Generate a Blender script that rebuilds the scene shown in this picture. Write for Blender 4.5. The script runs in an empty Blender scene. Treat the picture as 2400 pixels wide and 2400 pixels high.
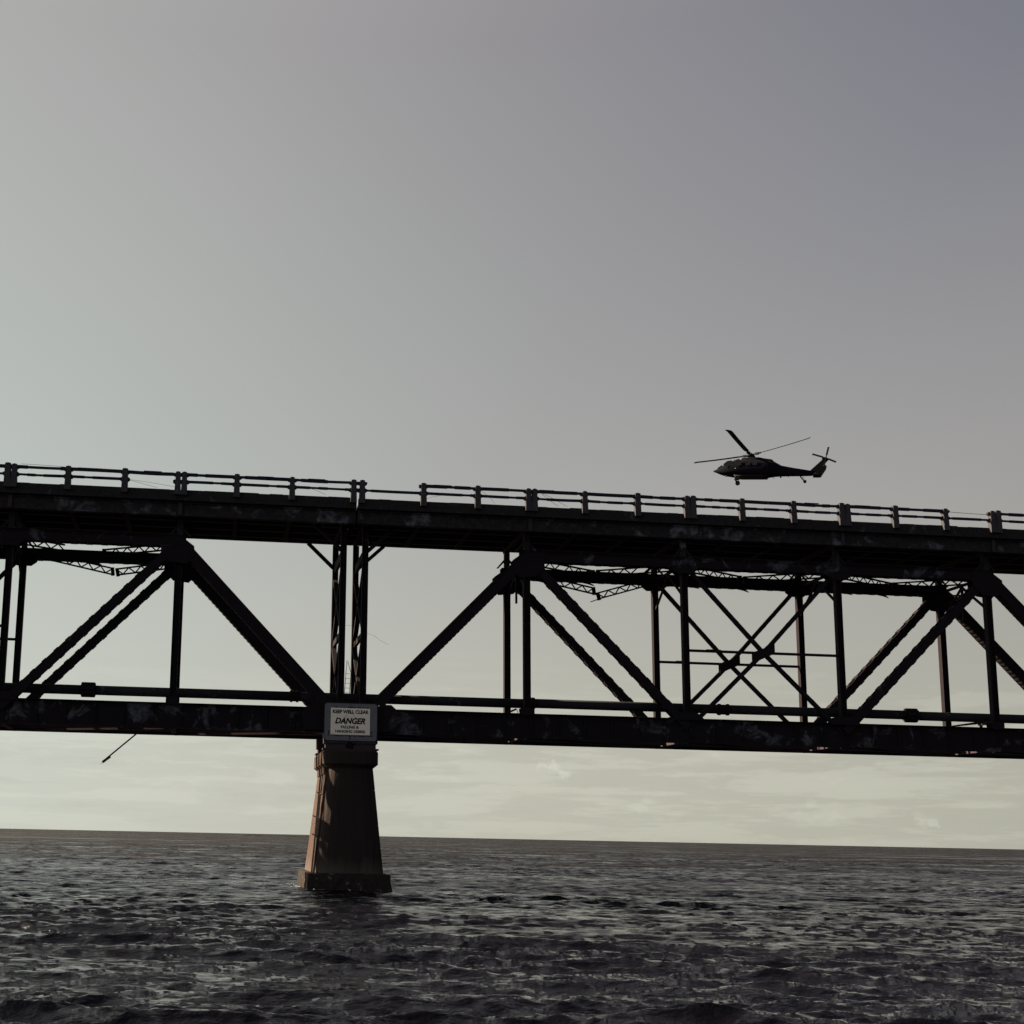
import bpy, math, random
import numpy as np
from mathutils import Vector, Matrix

random.seed(7)
rng = np.random.default_rng(11)
scene = bpy.context.scene
COL = scene.collection
PI = math.pi

# ------------------------------------------------------------------ camera
EYE = 2.8                       # eye height above the water, from a small boat
cam_data = bpy.data.cameras.new('camera')
cam = bpy.data.objects.new('camera', cam_data)
COL.objects.link(cam)
scene.camera = cam
cam_data.sensor_width = 36.0
cam_data.lens = 36.0 * 2900.0 / 2400.0
cam_data.shift_x = 400.0 / 2400.0
cam_data.shift_y = 270.0 / 2400.0
cam_data.clip_start = 0.1
cam_data.clip_end = 60000.0

def look_axes():
    roll = math.atan(.0205)
    d = (1941.5 + .0205 * 800 - 1470.0) * math.cos(roll)
    pitch = math.atan(d / 2900.0)
    up = Vector((math.sin(roll) * math.cos(pitch), -math.cos(roll) * math.cos(pitch), math.sin(pitch)))
    yc = Vector((500 - 800.0, 1941.5 + .0205 * 500 - 1470.0, 2900.0)).normalized()
    xc = yc.cross(up)
    return xc, yc, up           # world axes written in lens axes (right, down, forward)
_x, _y, _z = look_axes()
right = Vector((_x[0], _y[0], _z[0]))
down = Vector((_x[1], _y[1], _z[1]))
fwd = Vector((_x[2], _y[2], _z[2]))
cam.matrix_world = Matrix(((right.x, -down.x, -fwd.x, 0), (right.y, -down.y, -fwd.y, 0),
                           (right.z, -down.z, -fwd.z, EYE), (0, 0, 0, 1)))

# ------------------------------------------------------------------ light
SUN_AZ = math.radians(-70)       # measured from +Y (across the bridge) towards +X
SUN_EL = math.radians(33)
sun_dir = Vector((math.sin(SUN_AZ) * math.cos(SUN_EL), math.cos(SUN_AZ) * math.cos(SUN_EL), math.sin(SUN_EL)))
sd = bpy.data.lights.new('sun', 'SUN')
sd.energy = 5.0
sd.angle = math.radians(.6)
sd.color = (1.0, .77, .53)
sun = bpy.data.objects.new('sun', sd)
COL.objects.link(sun)
sun.rotation_euler = sun_dir.to_track_quat('Z', 'Y').to_euler()

class NT:
    """small node-tree helper"""
    def __init__(s, tree):
        s.t = tree; s.n = tree.nodes; s.l = tree.links; s.n.clear()
    def add(s, kind, **kw):
        nd = s.n.new(kind)
        for k, v in kw.items():
            if k.startswith('i_'):
                key = k[2:]
                key = int(key) if key.isdigit() else key.replace('_', ' ')
                if hasattr(v, 'is_output') or isinstance(v, bpy.types.NodeSocket):
                    s.l.new(v, nd.inputs[key])
                else:
                    nd.inputs[key].default_value = v
            else:
                setattr(nd, k, v)
        return nd
    def math(s, op, a, b=0.0, clamp=False):
        nd = s.n.new('ShaderNodeMath'); nd.operation = op; nd.use_clamp = clamp
        for i, v in enumerate((a, b)):
            if isinstance(v, bpy.types.NodeSocket): s.l.new(v, nd.inputs[i])
            else: nd.inputs[i].default_value = v
        return nd.outputs[0]
    def ramp(s, fac, stops, interp='LINEAR'):
        nd = s.n.new('ShaderNodeValToRGB'); nd.color_ramp.interpolation = interp
        s.l.new(fac, nd.inputs[0]); e = nd.color_ramp.elements
        while len(e) > 2: e.remove(e[-1])
        for i, (p, c) in enumerate(stops):
            el = e[i] if i < 2 else e.new(p)
            el.position = p
            el.color = (c[0], c[1], c[2], 1) if hasattr(c, '__len__') else (c, c, c, 1)
        return nd.outputs[0]
    def mix(s, fac, a, b, mode='MIX'):
        nd = s.n.new('ShaderNodeMix'); nd.data_type = 'RGBA'; nd.blend_type = mode
        for k, v in ((0, fac), (6, a), (7, b)):
            if isinstance(v, bpy.types.NodeSocket): s.l.new(v, nd.inputs[k])
            else: nd.inputs[k].default_value = v if k == 0 else (v[0], v[1], v[2], 1)
        return nd.outputs[2]

def lin(r, g, b):
    f = lambda c: ((c / 255 + .055) / 1.055) ** 2.4 if c > 10 else c / 255 / 12.92
    return (f(r), f(g), f(b))

world = bpy.data.worlds.new('World')
scene.world = world
world.use_nodes = True
w = NT(world.node_tree)
tc = w.add('ShaderNodeTexCoord')
sky = w.add('ShaderNodeTexSky', sky_type='NISHITA', sun_disc=False)
sky.sun_elevation = SUN_EL
sky.sun_rotation = SUN_AZ
sky.air_density = 1.0; sky.dust_density = 3.0; sky.ozone_density = 1.0
sep = w.add('ShaderNodeSeparateXYZ', i_0=tc.outputs['Generated'])
dsun = w.add('ShaderNodeVectorMath', operation='DOT_PRODUCT', i_0=tc.outputs['Generated'])
dsun.inputs[1].default_value = sun_dir
cosg = dsun.outputs['Value']
# haze-laden late sky: brightest towards the sun and the horizon, violet-blue away from both
g01 = w.math('ADD', w.math('MULTIPLY', cosg, .5), .5)
el = w.math('ABSOLUTE', sep.outputs[2])
sk_lo = w.ramp(g01, [(0.0, lin(108, 110, 112)), (.24, lin(146, 146, 139)), (.41, lin(183, 182, 167)), (.56, lin(194, 193, 178)), (.71, lin(206, 209, 197)),
                     (.85, lin(212, 217, 206)), (1.0, lin(226, 229, 217))])
sk_mi = w.ramp(g01, [(0.0, lin(80, 84, 100)), (.26, lin(115, 116, 126)), (.477, lin(161, 159, 158)), (.628, lin(171, 171, 169)), (.777, lin(188, 194, 189)),
                     (.90, lin(200, 206, 199)), (1.0, lin(216, 220, 210))])
sk_hi = w.ramp(g01, [(0.0, lin(58, 63, 84)), (.33, lin(82, 86, 106)), (.545, lin(118, 120, 133)), (.61, lin(134, 133, 141)), (.696, lin(150, 148, 151)),
                     (.76, lin(163, 161, 162)), (.83, lin(173, 173, 172)), (.92, lin(184, 189, 185)), (1.0, lin(208, 212, 203))])
base = w.mix(w.ramp(el, [(.04, 0), (.28, 1)]), sk_lo, sk_mi)
base = w.mix(w.ramp(el, [(.28, 0), (.57, 1)]), base, sk_hi)
base = w.mix(w.ramp(el, [(.60, 0), (.80, .62), (1.0, .85)]), base, lin(74, 79, 100))
# thin stratus and small cumulus low over the sea
mp = w.add('ShaderNodeMapping', i_Vector=tc.outputs['Generated'])
mp.inputs['Scale'].default_value = (7.0, 7.0, 62.0)
ns = w.add('ShaderNodeTexNoise', i_Vector=mp.outputs[0], i_Scale=1.0, i_Detail=12.0, i_Roughness=.64, i_Distortion=.2)
mp2 = w.add('ShaderNodeMapping', i_Vector=tc.outputs['Generated'])
mp2.inputs['Scale'].default_value = (22, 22, 60.0)
ns2 = w.add('ShaderNodeTexNoise', i_Vector=mp2.outputs[0], i_Scale=1.0, i_Detail=9.0, i_Roughness=.6)
band = w.ramp(el, [(0.0, .55), (.02, .9), (.085, 1.0), (.115, .35), (.15, 0.0)])
cl = w.ramp(ns.outputs['Fac'], [(.50, 0), (.56, .8), (.70, 1)])
puff = w.ramp(ns2.outputs['Fac'], [(.60, 0), (.70, 1)])
cf = w.math('MULTIPLY', w.math('MULTIPLY', w.math('ADD', w.math('MULTIPLY', cl, .7), w.math('MULTIPLY', puff, .5)), band), .30)
def puffs(cx, cy, cz, rad, seed):
    """one small cumulus low over the sea in the given direction"""
    d = w.add('ShaderNodeVectorMath', operation='SUBTRACT', i_0=tc.outputs['Generated']); d.inputs[1].default_value = (cx, cy, cz)
    m_ = w.add('ShaderNodeVectorMath', operation='MULTIPLY', i_0=d.outputs[0]); m_.inputs[1].default_value = (1, 1, 1.7)
    l_ = w.add('ShaderNodeVectorMath', operation='LENGTH', i_0=m_.outputs[0])
    n_ = w.add('ShaderNodeTexNoise', i_Vector=tc.outputs['Generated'], i_Scale=150.0 + seed, i_Detail=6.0, i_Roughness=.6)
    v_ = w.math('ADD', w.math('DIVIDE', l_.outputs['Value'], rad), w.math('MULTIPLY', w.math('SUBTRACT', n_.outputs['Fac'], .5), 3.4))
    return w.ramp(v_, [(.35, 1), (.75, .55), (1.0, 0)])
wcloud = w.mix(cf, base, lin(238, 238, 222))
for (px, py, pz, rad, amt) in ((.262, .9634, .0565, .0085, .45), (.2755, .960, .0510, .0060, .40), (.5147, .8572, .0175, .0085, .30), (.4441, .8956, .030, .007, .16), (.330, .9435, .026, .008, .14)):
    wcloud = w.mix(w.math('MULTIPLY', puffs(px, py, pz, rad, px * 20), amt), wcloud, lin(226, 227, 210))
shade = w.math('MULTIPLY', w.ramp(ns.outputs['Fac'], [(.34, 1), (.46, 0)]), w.math('MULTIPLY', band, .22))
wcloud = w.mix(shade, wcloud, lin(172, 168, 160))
# a share of the physical sky keeps its own slow variation
hs = w.add('ShaderNodeHueSaturation', i_Color=sky.outputs[0], i_Saturation=.35, i_Value=.055)
fin = w.mix(.06, wcloud, hs.outputs[0])
bg = w.add('ShaderNodeBackground', i_Color=fin, i_Strength=.268)   # shown at exposure +1.9: the photograph is exposed for the sky
wo = w.add('ShaderNodeOutputWorld')
w.l.new(bg.outputs[0], wo.inputs[0])

scene.view_settings.view_transform = 'Standard'
scene.view_settings.look = 'None'
scene.view_settings.exposure = 1.9
scene.view_settings.gamma = 1.0
scene.view_settings.use_curve_mapping = False
scene.render.engine = 'CYCLES'
scene.cycles.max_bounces = 5

# ------------------------------------------------------------------ materials
def new_mat(name):
    m = bpy.data.materials.new(name); m.use_nodes = True
    return m, NT(m.node_tree)

def finish(t, color, rough, bump=None, bstr=.3, bdist=.02, spec=.3, metal=0.0):
    p = t.add('ShaderNodeBsdfPrincipled')
    for k, v in (('Base Color', color), ('Roughness', rough)):
        if isinstance(v, bpy.types.NodeSocket): t.l.new(v, p.inputs[k])
        else: p.inputs[k].default_value = v if k == 'Roughness' else (v[0], v[1], v[2], 1)
    p.inputs['Specular IOR Level'].default_value = spec
    p.inputs['Metallic'].default_value = metal
    if bump is not None:
        b = t.add('ShaderNodeBump', i_Height=bump, i_Strength=bstr, i_Distance=bdist)
        t.l.new(b.outputs[0], p.inputs['Normal'])
    o = t.add('ShaderNodeOutputMaterial')
    t.l.new(p.outputs[0], o.inputs[0])

def mat_steel(name, dark=(.011, .0085, .013), rust=(.014, .010, .012), flake=(.06, .064, .08), amt=.64, sc=1.0, soft=.1):
    """old steel: near black paint, rust, and pale flaking patches with an outline of their own"""
    m, t = new_mat(name)
    g = t.add('ShaderNodeNewGeometry')
    a = t.add('ShaderNodeTexNoise', i_Vector=g.outputs['Position'], i_Scale=.9 * sc, i_Detail=7.0, i_Roughness=.62, i_Distortion=.6)
    b = t.add('ShaderNodeTexNoise', i_Vector=g.outputs['Position'], i_Scale=5.5 * sc, i_Detail=6.0, i_Roughness=.65)
    c = t.mix(t.ramp(b.outputs['Fac'], [(.4, 0), (.66, 1)]), dark, rust)
    k = t.math('MULTIPLY', t.ramp(a.outputs['Fac'], [(amt, 0), (amt + soft, 1)]), t.ramp(b.outputs['Fac'], [(.3, .25), (.6, 1)]))
    c = t.mix(k, c, flake)
    finish(t, c, .85, b.outputs['Fac'], .5, .015, .12)
    return m

M = {}
M['steel'] = mat_steel('rusted_steel')
M['chord'] = mat_steel('flaking_chord_steel', amt=.56, sc=1.0, soft=.08, flake=(.085, .09, .115))
M['beam'] = mat_steel('stained_edge_beam', dark=(.018, .016, .02), rust=(.035, .032, .036), flake=(.14, .148, .18), amt=.55, sc=.75, soft=.1)
M['under'] = mat_steel('lifted_underside_steel', dark=(.040, .031, .044), rust=(.050, .038, .046), flake=(.07, .07, .085), amt=.7)  # paler than the other steel, lifted to offset the shade under the deck
M['slab'] = mat_steel('weathered_concrete_slab', dark=(.018, .016, .019), rust=(.03, .028, .031), flake=(.09, .09, .105), amt=.62, sc=1.4)
M['post'] = mat_steel('weathered_concrete_post', dark=(.042, .042, .052), rust=(.058, .057, .068), flake=(.085, .085, .10), amt=.6, sc=2.0)
M['rail'] = mat_steel('corroded_rail_steel', dark=(.018, .018, .035), rust=(.03, .026, .04), flake=(.12, .11, .10), amt=.7, sc=2.0)
M['pipe'] = mat_steel('tarred_pipe', dark=(.016, .017, .022), rust=(.024, .024, .03), flake=(.11, .115, .135), amt=.6, sc=1.1)

def mat_pier():
    m, t = new_mat('rust_washed_concrete')
    g = t.add('ShaderNodeNewGeometry')
    mp = t.add('ShaderNodeMapping', i_Vector=g.outputs['Position']); mp.inputs['Scale'].default_value = (3.2, 3.2, .35)
    s = t.add('ShaderNodeTexNoise', i_Vector=mp.outputs[0], i_Scale=1.0, i_Detail=8.0, i_Roughness=.65)
    f = t.add('ShaderNodeTexNoise', i_Vector=g.outputs['Position'], i_Scale=7.0, i_Detail=8.0, i_Roughness=.7)
    z = t.add('ShaderNodeSeparateXYZ', i_0=g.outputs['Position']).outputs[2]
    c = t.mix(t.ramp(s.outputs['Fac'], [(.35, 0), (.68, 1)]), (.064, .044, .035), (.042, .029, .027))
    c = t.mix(t.math('MULTIPLY', t.ramp(f.outputs['Fac'], [(.52, 0), (.7, 1)]), .55), c, (.020, .014, .014))
    # shade painted over the greyer concrete of the rounded nose, ragged at the flanks
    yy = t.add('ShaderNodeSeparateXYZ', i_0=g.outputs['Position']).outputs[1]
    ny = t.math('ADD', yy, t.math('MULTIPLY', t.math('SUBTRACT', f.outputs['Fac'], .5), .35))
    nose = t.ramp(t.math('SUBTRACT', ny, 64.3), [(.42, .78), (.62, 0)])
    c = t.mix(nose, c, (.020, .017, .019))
    zz = t.math('ADD', z, t.math('MULTIPLY', s.outputs['Fac'], 1.6))
    c = t.mix(t.ramp(t.math('DIVIDE', zz, 4.0), [(.42, .75), (.60, 0)]), c, (.085, .072, .064))     # salt bloom above the tide line
    c = t.mix(t.ramp(t.math('DIVIDE', zz, 4.0), [(.27, .95), (.40, 0)]), c, (.045, .038, .034))   # weed and barnacles
    finish(t, c, .95, f.outputs['Fac'], .6, .03, .15)
    return m
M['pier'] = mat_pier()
M['joint'] = mat_steel('stained_joint', dark=(.03, .02, .018), rust=(.05, .03, .02), flake=(.08, .06, .05))
M['base'] = mat_steel('tidal_concrete', dark=(.016, .013, .014), rust=(.032, .026, .023), flake=(.13, .11, .095), amt=.6, sc=2.5)

def mat_flat(name, c, rough=.6, spec=.3, n=.12, sc=6.0, metal=0.0):
    m, t = new_mat(name)
    g = t.add('ShaderNodeNewGeometry')
    a = t.add('ShaderNodeTexNoise', i_Vector=g.outputs['Position'], i_Scale=sc, i_Detail=5.0, i_Roughness=.6)
    lo = tuple(x * (1 - n) for x in c); hi = tuple(min(1, x * (1 + n)) for x in c)
    finish(t, t.mix(a.outputs['Fac'], lo, hi), rough, None, spec=spec, metal=metal)
    return m
M['board'] = mat_flat('faded_blue_grey_sign', (.135, .14, .165), .6, .2, .25, 3.0)
M['board_edge'] = mat_flat('sign_border_black', (.012, .012, .014), .6, .2)
M['notice'] = mat_flat('weathered_cream_sheet', (.86, .80, .71), .7, .1, .12, 8.0)
M['ink'] = mat_flat('black_sign_lettering', (.012, .011, .014), .6, .1)
M['crease'] = mat_flat('grey_crease', (.33, .30, .28), .8, .1)
M['heli'] = mat_flat('dark_navy_airframe_paint', (.006, .006, .011), .85, .06, .3, .8)
M['heli_dark'] = mat_flat('black_airframe_belly', (.012, .010, .012), .7, .2)
M['blade'] = mat_flat('black_rotor_blade', (.010, .010, .015), .6, .2)
M['tyre'] = mat_flat('rubber_tyre', (.010, .010, .012), .9, .1)
M['glass'] = mat_flat('smoked_cockpit_glass', (.004, .004, .005), .08, .5)
M['lamp_glass'] = mat_flat('pale_lamp_glass', (.75, .73, .68), .15, .5)
M['foam_glints'] = mat_flat('pale_foam_glint', (.20, .23, .27), .9, .1)  # pale colour shared by the froth and the painted sun glints
M['wire'] = mat_flat('dark_wire', (.03, .028, .03), .8, .1)
M['ladder'] = mat_flat('grey_ladder_iron', (.06, .055, .055), .8, .1)

# ------------------------------------------------------------------ mesh helpers
class MB:
    def __init__(s): s.v = []; s.f = []
    def poly(s, verts, faces):
        b = len(s.v); s.v += [tuple(v) for v in verts]; s.f += [tuple(b + i for i in f) for f in faces]; return s
    def hexa(s, c):           # c: 8 corners, bottom ring then top ring
        return s.poly(c, [(3, 2, 1, 0), (4, 5, 6, 7), (0, 1, 5, 4), (1, 2, 6, 5), (2, 3, 7, 6), (3, 0, 4, 7)])
    def box(s, x0, x1, y0, y1, z0, z1):
        return s.hexa([(x0, y0, z0), (x1, y0, z0), (x1, y1, z0), (x0, y1, z0), (x0, y0, z1), (x1, y0, z1), (x1, y1, z1), (x0, y1, z1)])
    def bar(s, p, q, h, d, up=(0, 0, 1)):
        """bar from p to q; h = size in the plane of up, d = size across it"""
        p = Vector(p); q = Vector(q); a = (q - p).normalized(); side = a.cross(Vector(up))
        if side.length < 1e-5: side = a.cross(Vector((0, 1, 0)))
        side.normalize(); u = side.cross(a).normalized()
        c = []
        for e in (p, q):
            for i, j in ((-1, -1), (1, -1), (1, 1), (-1, 1)):
                c.append(e + side * (d / 2 * i) + u * (h / 2 * j))
        return s.hexa(c)
    def tube(s, pts, r, n=8, caps=True):
        rr = r if hasattr(r, '__len__') else [r] * len(pts)
        pts = [Vector(p) for p in pts]; vs = []; fs = []
        for i, p in enumerate(pts):
            a = (pts[min(i + 1, len(pts) - 1)] - pts[max(i - 1, 0)]).normalized()
            ref = Vector((0, 0, 1)) if abs(a.z) < .9 else Vector((0, 1, 0))
            e1 = a.cross(ref).normalized(); e2 = a.cross(e1)
            for k in range(n):
                t = 2 * PI * k / n
                vs.append(p + e1 * math.cos(t) * rr[i] + e2 * math.sin(t) * rr[i])
        for i in range(len(pts) - 1):
            for k in range(n):
                fs.append((i * n + k, i * n + (k + 1) % n, (i + 1) * n + (k + 1) % n, (i + 1) * n + k))
        if caps:
            fs.append(tuple(range(n - 1, -1, -1))); fs.append(tuple((len(pts) - 1) * n + k for k in range(n)))
        return s.poly(vs, fs)
    def prism(s, pts, y0, y1):           # outline in XZ, extruded along Y
        n = len(pts)
        vs = [(x, y0, z) for x, z in pts] + [(x, y1, z) for x, z in pts]
        fs = [tuple(range(n)), tuple(range(2 * n - 1, n - 1, -1))] + [(i, i + n, (i + 1) % n + n, (i + 1) % n) for i in range(n)]
        return s.poly(vs, fs)
    def loft(s, rings, caps=True):       # rings: lists of equal length
        n = len(rings[0]); vs = [p for r in rings for p in r]; fs = []
        for i in range(len(rings) - 1):
            for k in range(n):
                fs.append((i * n + k, i * n + (k + 1) % n, (i + 1) * n + (k + 1) % n, (i + 1) * n + k))
        if caps:
            fs.append(tuple(range(n - 1, -1, -1))); fs.append(tuple((len(rings) - 1) * n + k for k in range(n)))
        return s.poly(vs, fs)
    def build(s, name, mat, parent=None, smooth=False, org=(0, 0, 0), bevel=0):
        me = bpy.data.meshes.new(name)
        o_ = Vector(org)
        me.from_pydata([tuple(Vector(v) - o_) for v in s.v], [], s.f)
        me.validate(); me.update()
        import bmesh
        bm = bmesh.new(); bm.from_mesh(me); bmesh.ops.recalc_face_normals(bm, faces=bm.faces); bm.to_mesh(me); bm.free()
        if smooth:
            for p in me.polygons: p.use_smooth = True
        me.materials.append(mat)
        o = bpy.data.objects.new(name, me)
        COL.objects.link(o)
        if parent is not None: o.parent = parent
        if bevel:
            md = o.modifiers.new('bevel', 'BEVEL'); md.width = bevel; md.segments = 2; md.limit_method = 'ANGLE'
        return o

def tag(o, label=None, cat=None, group=None, kind=None):
    if label: o['label'] = label
    if cat: o['category'] = cat
    if group: o['group'] = group
    if kind: o['kind'] = kind
    return o

def thing(name, loc, label, cat, group=None, rz=0):
    o = bpy.data.objects.new(name, None); COL.objects.link(o)
    o.location = loc; o.rotation_euler = (0, 0, rz); o.empty_display_size = .5
    return tag(o, label, cat, group)

def put(name, mesh, parent, loc=(0, 0, 0), rot=(0, 0, 0)):
    o = bpy.data.objects.new(name, mesh); COL.objects.link(o); o.parent = parent
    o.location = loc; o.rotation_euler = rot
    return o

# ------------------------------------------------------------------ the sea
SEA = {}
FAR_TILT = 2.2
CHOP = 3.8
def build_sea():
    r = 9.0; radii = []
    while r < 330: radii.append(r); r *= 1.0036
    while r < 30000: radii.append(r); r *= 1.045
    radii = np.array([.5, 3.0, 6.0] + radii)
    lo, hi = math.radians(-17), math.radians(42)      # bearings that get the fine water, the rest is coarse
    fine = np.linspace(lo, hi, 1000)
    coarse = np.linspace(hi, lo + 2 * PI, 62)[1:-1]
    ang = np.concatenate([fine, coarse])
    R, A = np.meshgrid(radii, ang, indexing='ij')
    X = (R * np.sin(A)).astype(np.float32); Y = (R * np.cos(A)).astype(np.float32)
    Z = np.zeros_like(X); DX = np.zeros_like(X); DY = np.zeros_like(X)
    spacing = np.gradient(radii)[:, None].astype(np.float32)
    # wind sea built octave by octave from random-phase spectra (tiles of different size, so they never repeat together)
    bands = ((.20, .40, .14, 1), (.40, .8, .165, 2), (.8, 1.6, .15, 2), (1.6, 3.2, .085, 5), (3.2, 6.4, .045, 6), (6.4, 14.0, .020, 8))
    for bi, (l0, l1, slope, s2) in enumerate(bands):
        N = 512; d = l0 / 3.6; T = N * d
        kx = np.fft.fftfreq(N, d) * 2 * PI; KX, KY = np.meshgrid(kx, kx, indexing='ij'); K = np.hypot(KX, KY); K[0, 0] = 1
        lamk = 2 * PI / K; win = np.clip((np.log(lamk / l0) / .18) + .5, 0, 1) * np.clip((np.log(l1 / lamk) / .18) + .5, 0, 1)
        th0 = math.radians((-97, -90, -101, -94, -98, -88)[bi])
        cth = np.cos(np.arctan2(KY, KX) - th0)
        amp = win * K ** -2 * np.where(cth > 0, cth ** s2, 0)
        F = amp * (rng.normal(size=K.shape) + 1j * rng.normal(size=K.shape)); F[0, 0] = 0
        h = np.fft.ifft2(F).real; dx = np.fft.ifft2(1j * KX / K * F).real; dy = np.fft.ifft2(1j * KY / K * F).real
        sl = math.sqrt((np.fft.ifft2(1j * KX * F).real ** 2 + np.fft.ifft2(1j * KY * F).real ** 2).mean())
        g_ = slope / sl; h = (h * g_).astype(np.float32); dx = (dx * g_).astype(np.float32); dy = (dy * g_).astype(np.float32)
        rot = math.radians(7 * bi - 15); cr, sr = math.cos(rot) * 0 + 1, 0.0
        u = (X / d + 37.3 * bi) % N; v = (Y / d + 91.7 * bi) % N
        iu = np.floor(u).astype(np.int32) % N; iv = np.floor(v).astype(np.int32) % N; fu = (u - np.floor(u)); fv = (v - np.floor(v))
        iu1 = (iu + 1) % N; iv1 = (iv + 1) % N
        fade = np.clip((l0 * 1.5) / (spacing * 2.2) - .6, 0, 1)
        for src, dst, mul in ((h, Z, 1.0), (dx, DX, .75), (dy, DY, .75)):
            val = (src[iu, iv] * (1 - fu) + src[iu1, iv] * fu) * (1 - fv) + (src[iu, iv1] * (1 - fu) + src[iu1, iv1] * fu) * fv
            dst += (val * fade * mul).astype(np.float32)
    # gusts: rougher and calmer patches
    pat = np.zeros_like(X)
    for i in range(9):
        L = rng.uniform(18, 70); th = rng.uniform(0, 2 * PI)
        pat += np.sin((X * math.cos(th) + 2.2 * Y * math.sin(th)) * 2 * PI / L + rng.uniform(0, 6.28))
    g = 1.0 + .11 * pat
    g = np.clip(g, .35, 1.7)
    Z *= g; DX *= g; DY *= g
    nr, na = X.shape
    SEA['p'] = (X + DX, Y + DY, Z)
    co = np.stack([X + DX, Y + DY, Z], -1).reshape(-1, 3).astype(np.float32)
    idx = np.arange(nr * na).reshape(nr, na)
    q = np.stack([idx[:-1, :], np.roll(idx, -1, 1)[:-1, :], np.roll(idx, -1, 1)[1:, :], idx[1:, :]], -1).reshape(-1, 4)
    me = bpy.data.meshes.new('sea')
    me.vertices.add(len(co)); me.vertices.foreach_set('co', co.ravel())
    me.loops.add(q.size); me.loops.foreach_set('vertex_index', q[:, ::-1].ravel().astype(np.int32))
    me.polygons.add(len(q)); me.polygons.foreach_set('loop_start', np.arange(0, q.size, 4, dtype=np.int32))
    me.polygons.foreach_set('use_smooth', np.ones(len(q), dtype=bool))
    me.update(calc_edges=True); me.validate()
    o = bpy.data.objects.new('sea', me); COL.objects.link(o)
    m, t = new_mat('dark_sea_water')
    gn = t.add('ShaderNodeNewGeometry')
    def noise(scale, sx, sy, det, rough=.6):
        mp = t.add('ShaderNodeMapping', i_Vector=gn.outputs['Position'])
        mp.inputs['Scale'].default_value = (sx, sy, 1); mp.inputs['Rotation'].default_value = (0, 0, math.radians(12))
        return t.add('ShaderNodeTexNoise', i_Vector=mp.outputs[0], i_Scale=scale, i_Detail=det, i_Roughness=rough).outputs['Fac']
    h1 = noise(7.0, .8, 1.2, 5.0, .6)
    h2 = noise(1.3, .7, 1.3, 5.0, .6)
    calm = t.ramp(noise(.11, .8, 1.1, 5.0, .6), [(.36, .55), (.60, 1.0)])
    b1 = t.add('ShaderNodeBump', i_Height=h1, i_Strength=calm, i_Distance=.05)
    b2 = t.add('ShaderNodeBump', i_Height=h2, i_Strength=.8, i_Distance=.20, i_Normal=b1.outputs[0])
    p = t.add('ShaderNodeBsdfPrincipled')
    p.inputs['Base Color'].default_value = (.0020, .0018, .0032, 1)
    p.inputs['Roughness'].default_value = .07
    p.inputs['IOR'].default_value = 1.33
    p.inputs['Specular IOR Level'].default_value = .36
    p.inputs['Specular Tint'].default_value = (.94, .965, 1, 1)
    # open water: waves smaller than the mesh spacing tilt the facets, more so with distance
    mpf = t.add('ShaderNodeMapping', i_Vector=gn.outputs['Position']); mpf.inputs['Scale'].default_value = (.018, .055, 1)
    fn = t.add('ShaderNodeTexNoise', i_Vector=mpf.outputs[0], i_Scale=1.0, i_Detail=9.0, i_Roughness=.72)
    ctr = t.add('ShaderNodeVectorMath', operation='SUBTRACT', i_0=fn.outputs['Color']); ctr.inputs[1].default_value = (.5, .5, .5)
    ln = t.add('ShaderNodeVectorMath', operation='LENGTH', i_0=gn.outputs['Position'])
    kf = t.ramp(t.math('DIVIDE', ln.outputs['Value'], 600.0), [(.05, 0.0), (.12, .35), (.28, .6), (.6, .9), (1.0, 1.0)])
    pt = noise(.012, .5, 1.4, 3.0)
    kk = t.math('MULTIPLY', t.math('MULTIPLY', kf, FAR_TILT), t.ramp(pt, [(.35, .6), (.65, 1.0)]))
    sc3 = t.add('ShaderNodeVectorMath', operation='SCALE', i_0=ctr.outputs[0]); t.l.new(kk, sc3.inputs[3])
    fl = t.add('ShaderNodeVectorMath', operation='MULTIPLY', i_0=sc3.outputs[0]); fl.inputs[1].default_value = (1, 1, 0)
    ad = t.add('ShaderNodeVectorMath', operation='ADD', i_0=b2.outputs[0], i_1=fl.outputs[0])
    mpc = t.add('ShaderNodeMapping', i_Vector=gn.outputs['Position']); mpc.inputs['Scale'].default_value = (.9, 1.9, 1); mpc.inputs['Rotation'].default_value = (0, 0, math.radians(8))
    cn = t.add('ShaderNodeTexNoise', i_Vector=mpc.outputs[0], i_Scale=1.0, i_Detail=4.0, i_Roughness=.62)
    cc = t.add('ShaderNodeVectorMath', operation='SUBTRACT', i_0=cn.outputs['Color']); cc.inputs[1].default_value = (.5, .5, .5)
    ck = t.ramp(t.math('DIVIDE', ln.outputs['Value'], 600.0), [(.03, .36), (.10, .85), (.18, 1.15)])
    cs = t.add('ShaderNodeVectorMath', operation='SCALE', i_0=cc.outputs[0]); t.l.new(t.math('MULTIPLY', ck, CHOP), cs.inputs[3])
    cf_ = t.add('ShaderNodeVectorMath', operation='MULTIPLY', i_0=cs.outputs[0]); cf_.inputs[1].default_value = (.8, 1, 0)
    ad = t.add('ShaderNodeVectorMath', operation='ADD', i_0=ad.outputs[0], i_1=cf_.outputs[0])
    nm = t.add('ShaderNodeVectorMath', operation='NORMALIZE', i_0=ad.outputs[0])
    t.l.new(nm.outputs[0], p.inputs['Normal'])
    rgh = t.ramp(t.math('DIVIDE', ln.outputs['Value'], 600.0), [(.03, .04), (.10, .13), (.20, .34), (.40, .60), (1.0, .78)])
    st = t.add('ShaderNodeMapping', i_Vector=gn.outputs['Position']); st.inputs['Scale'].default_value = (.006, .020, 1)
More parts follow.
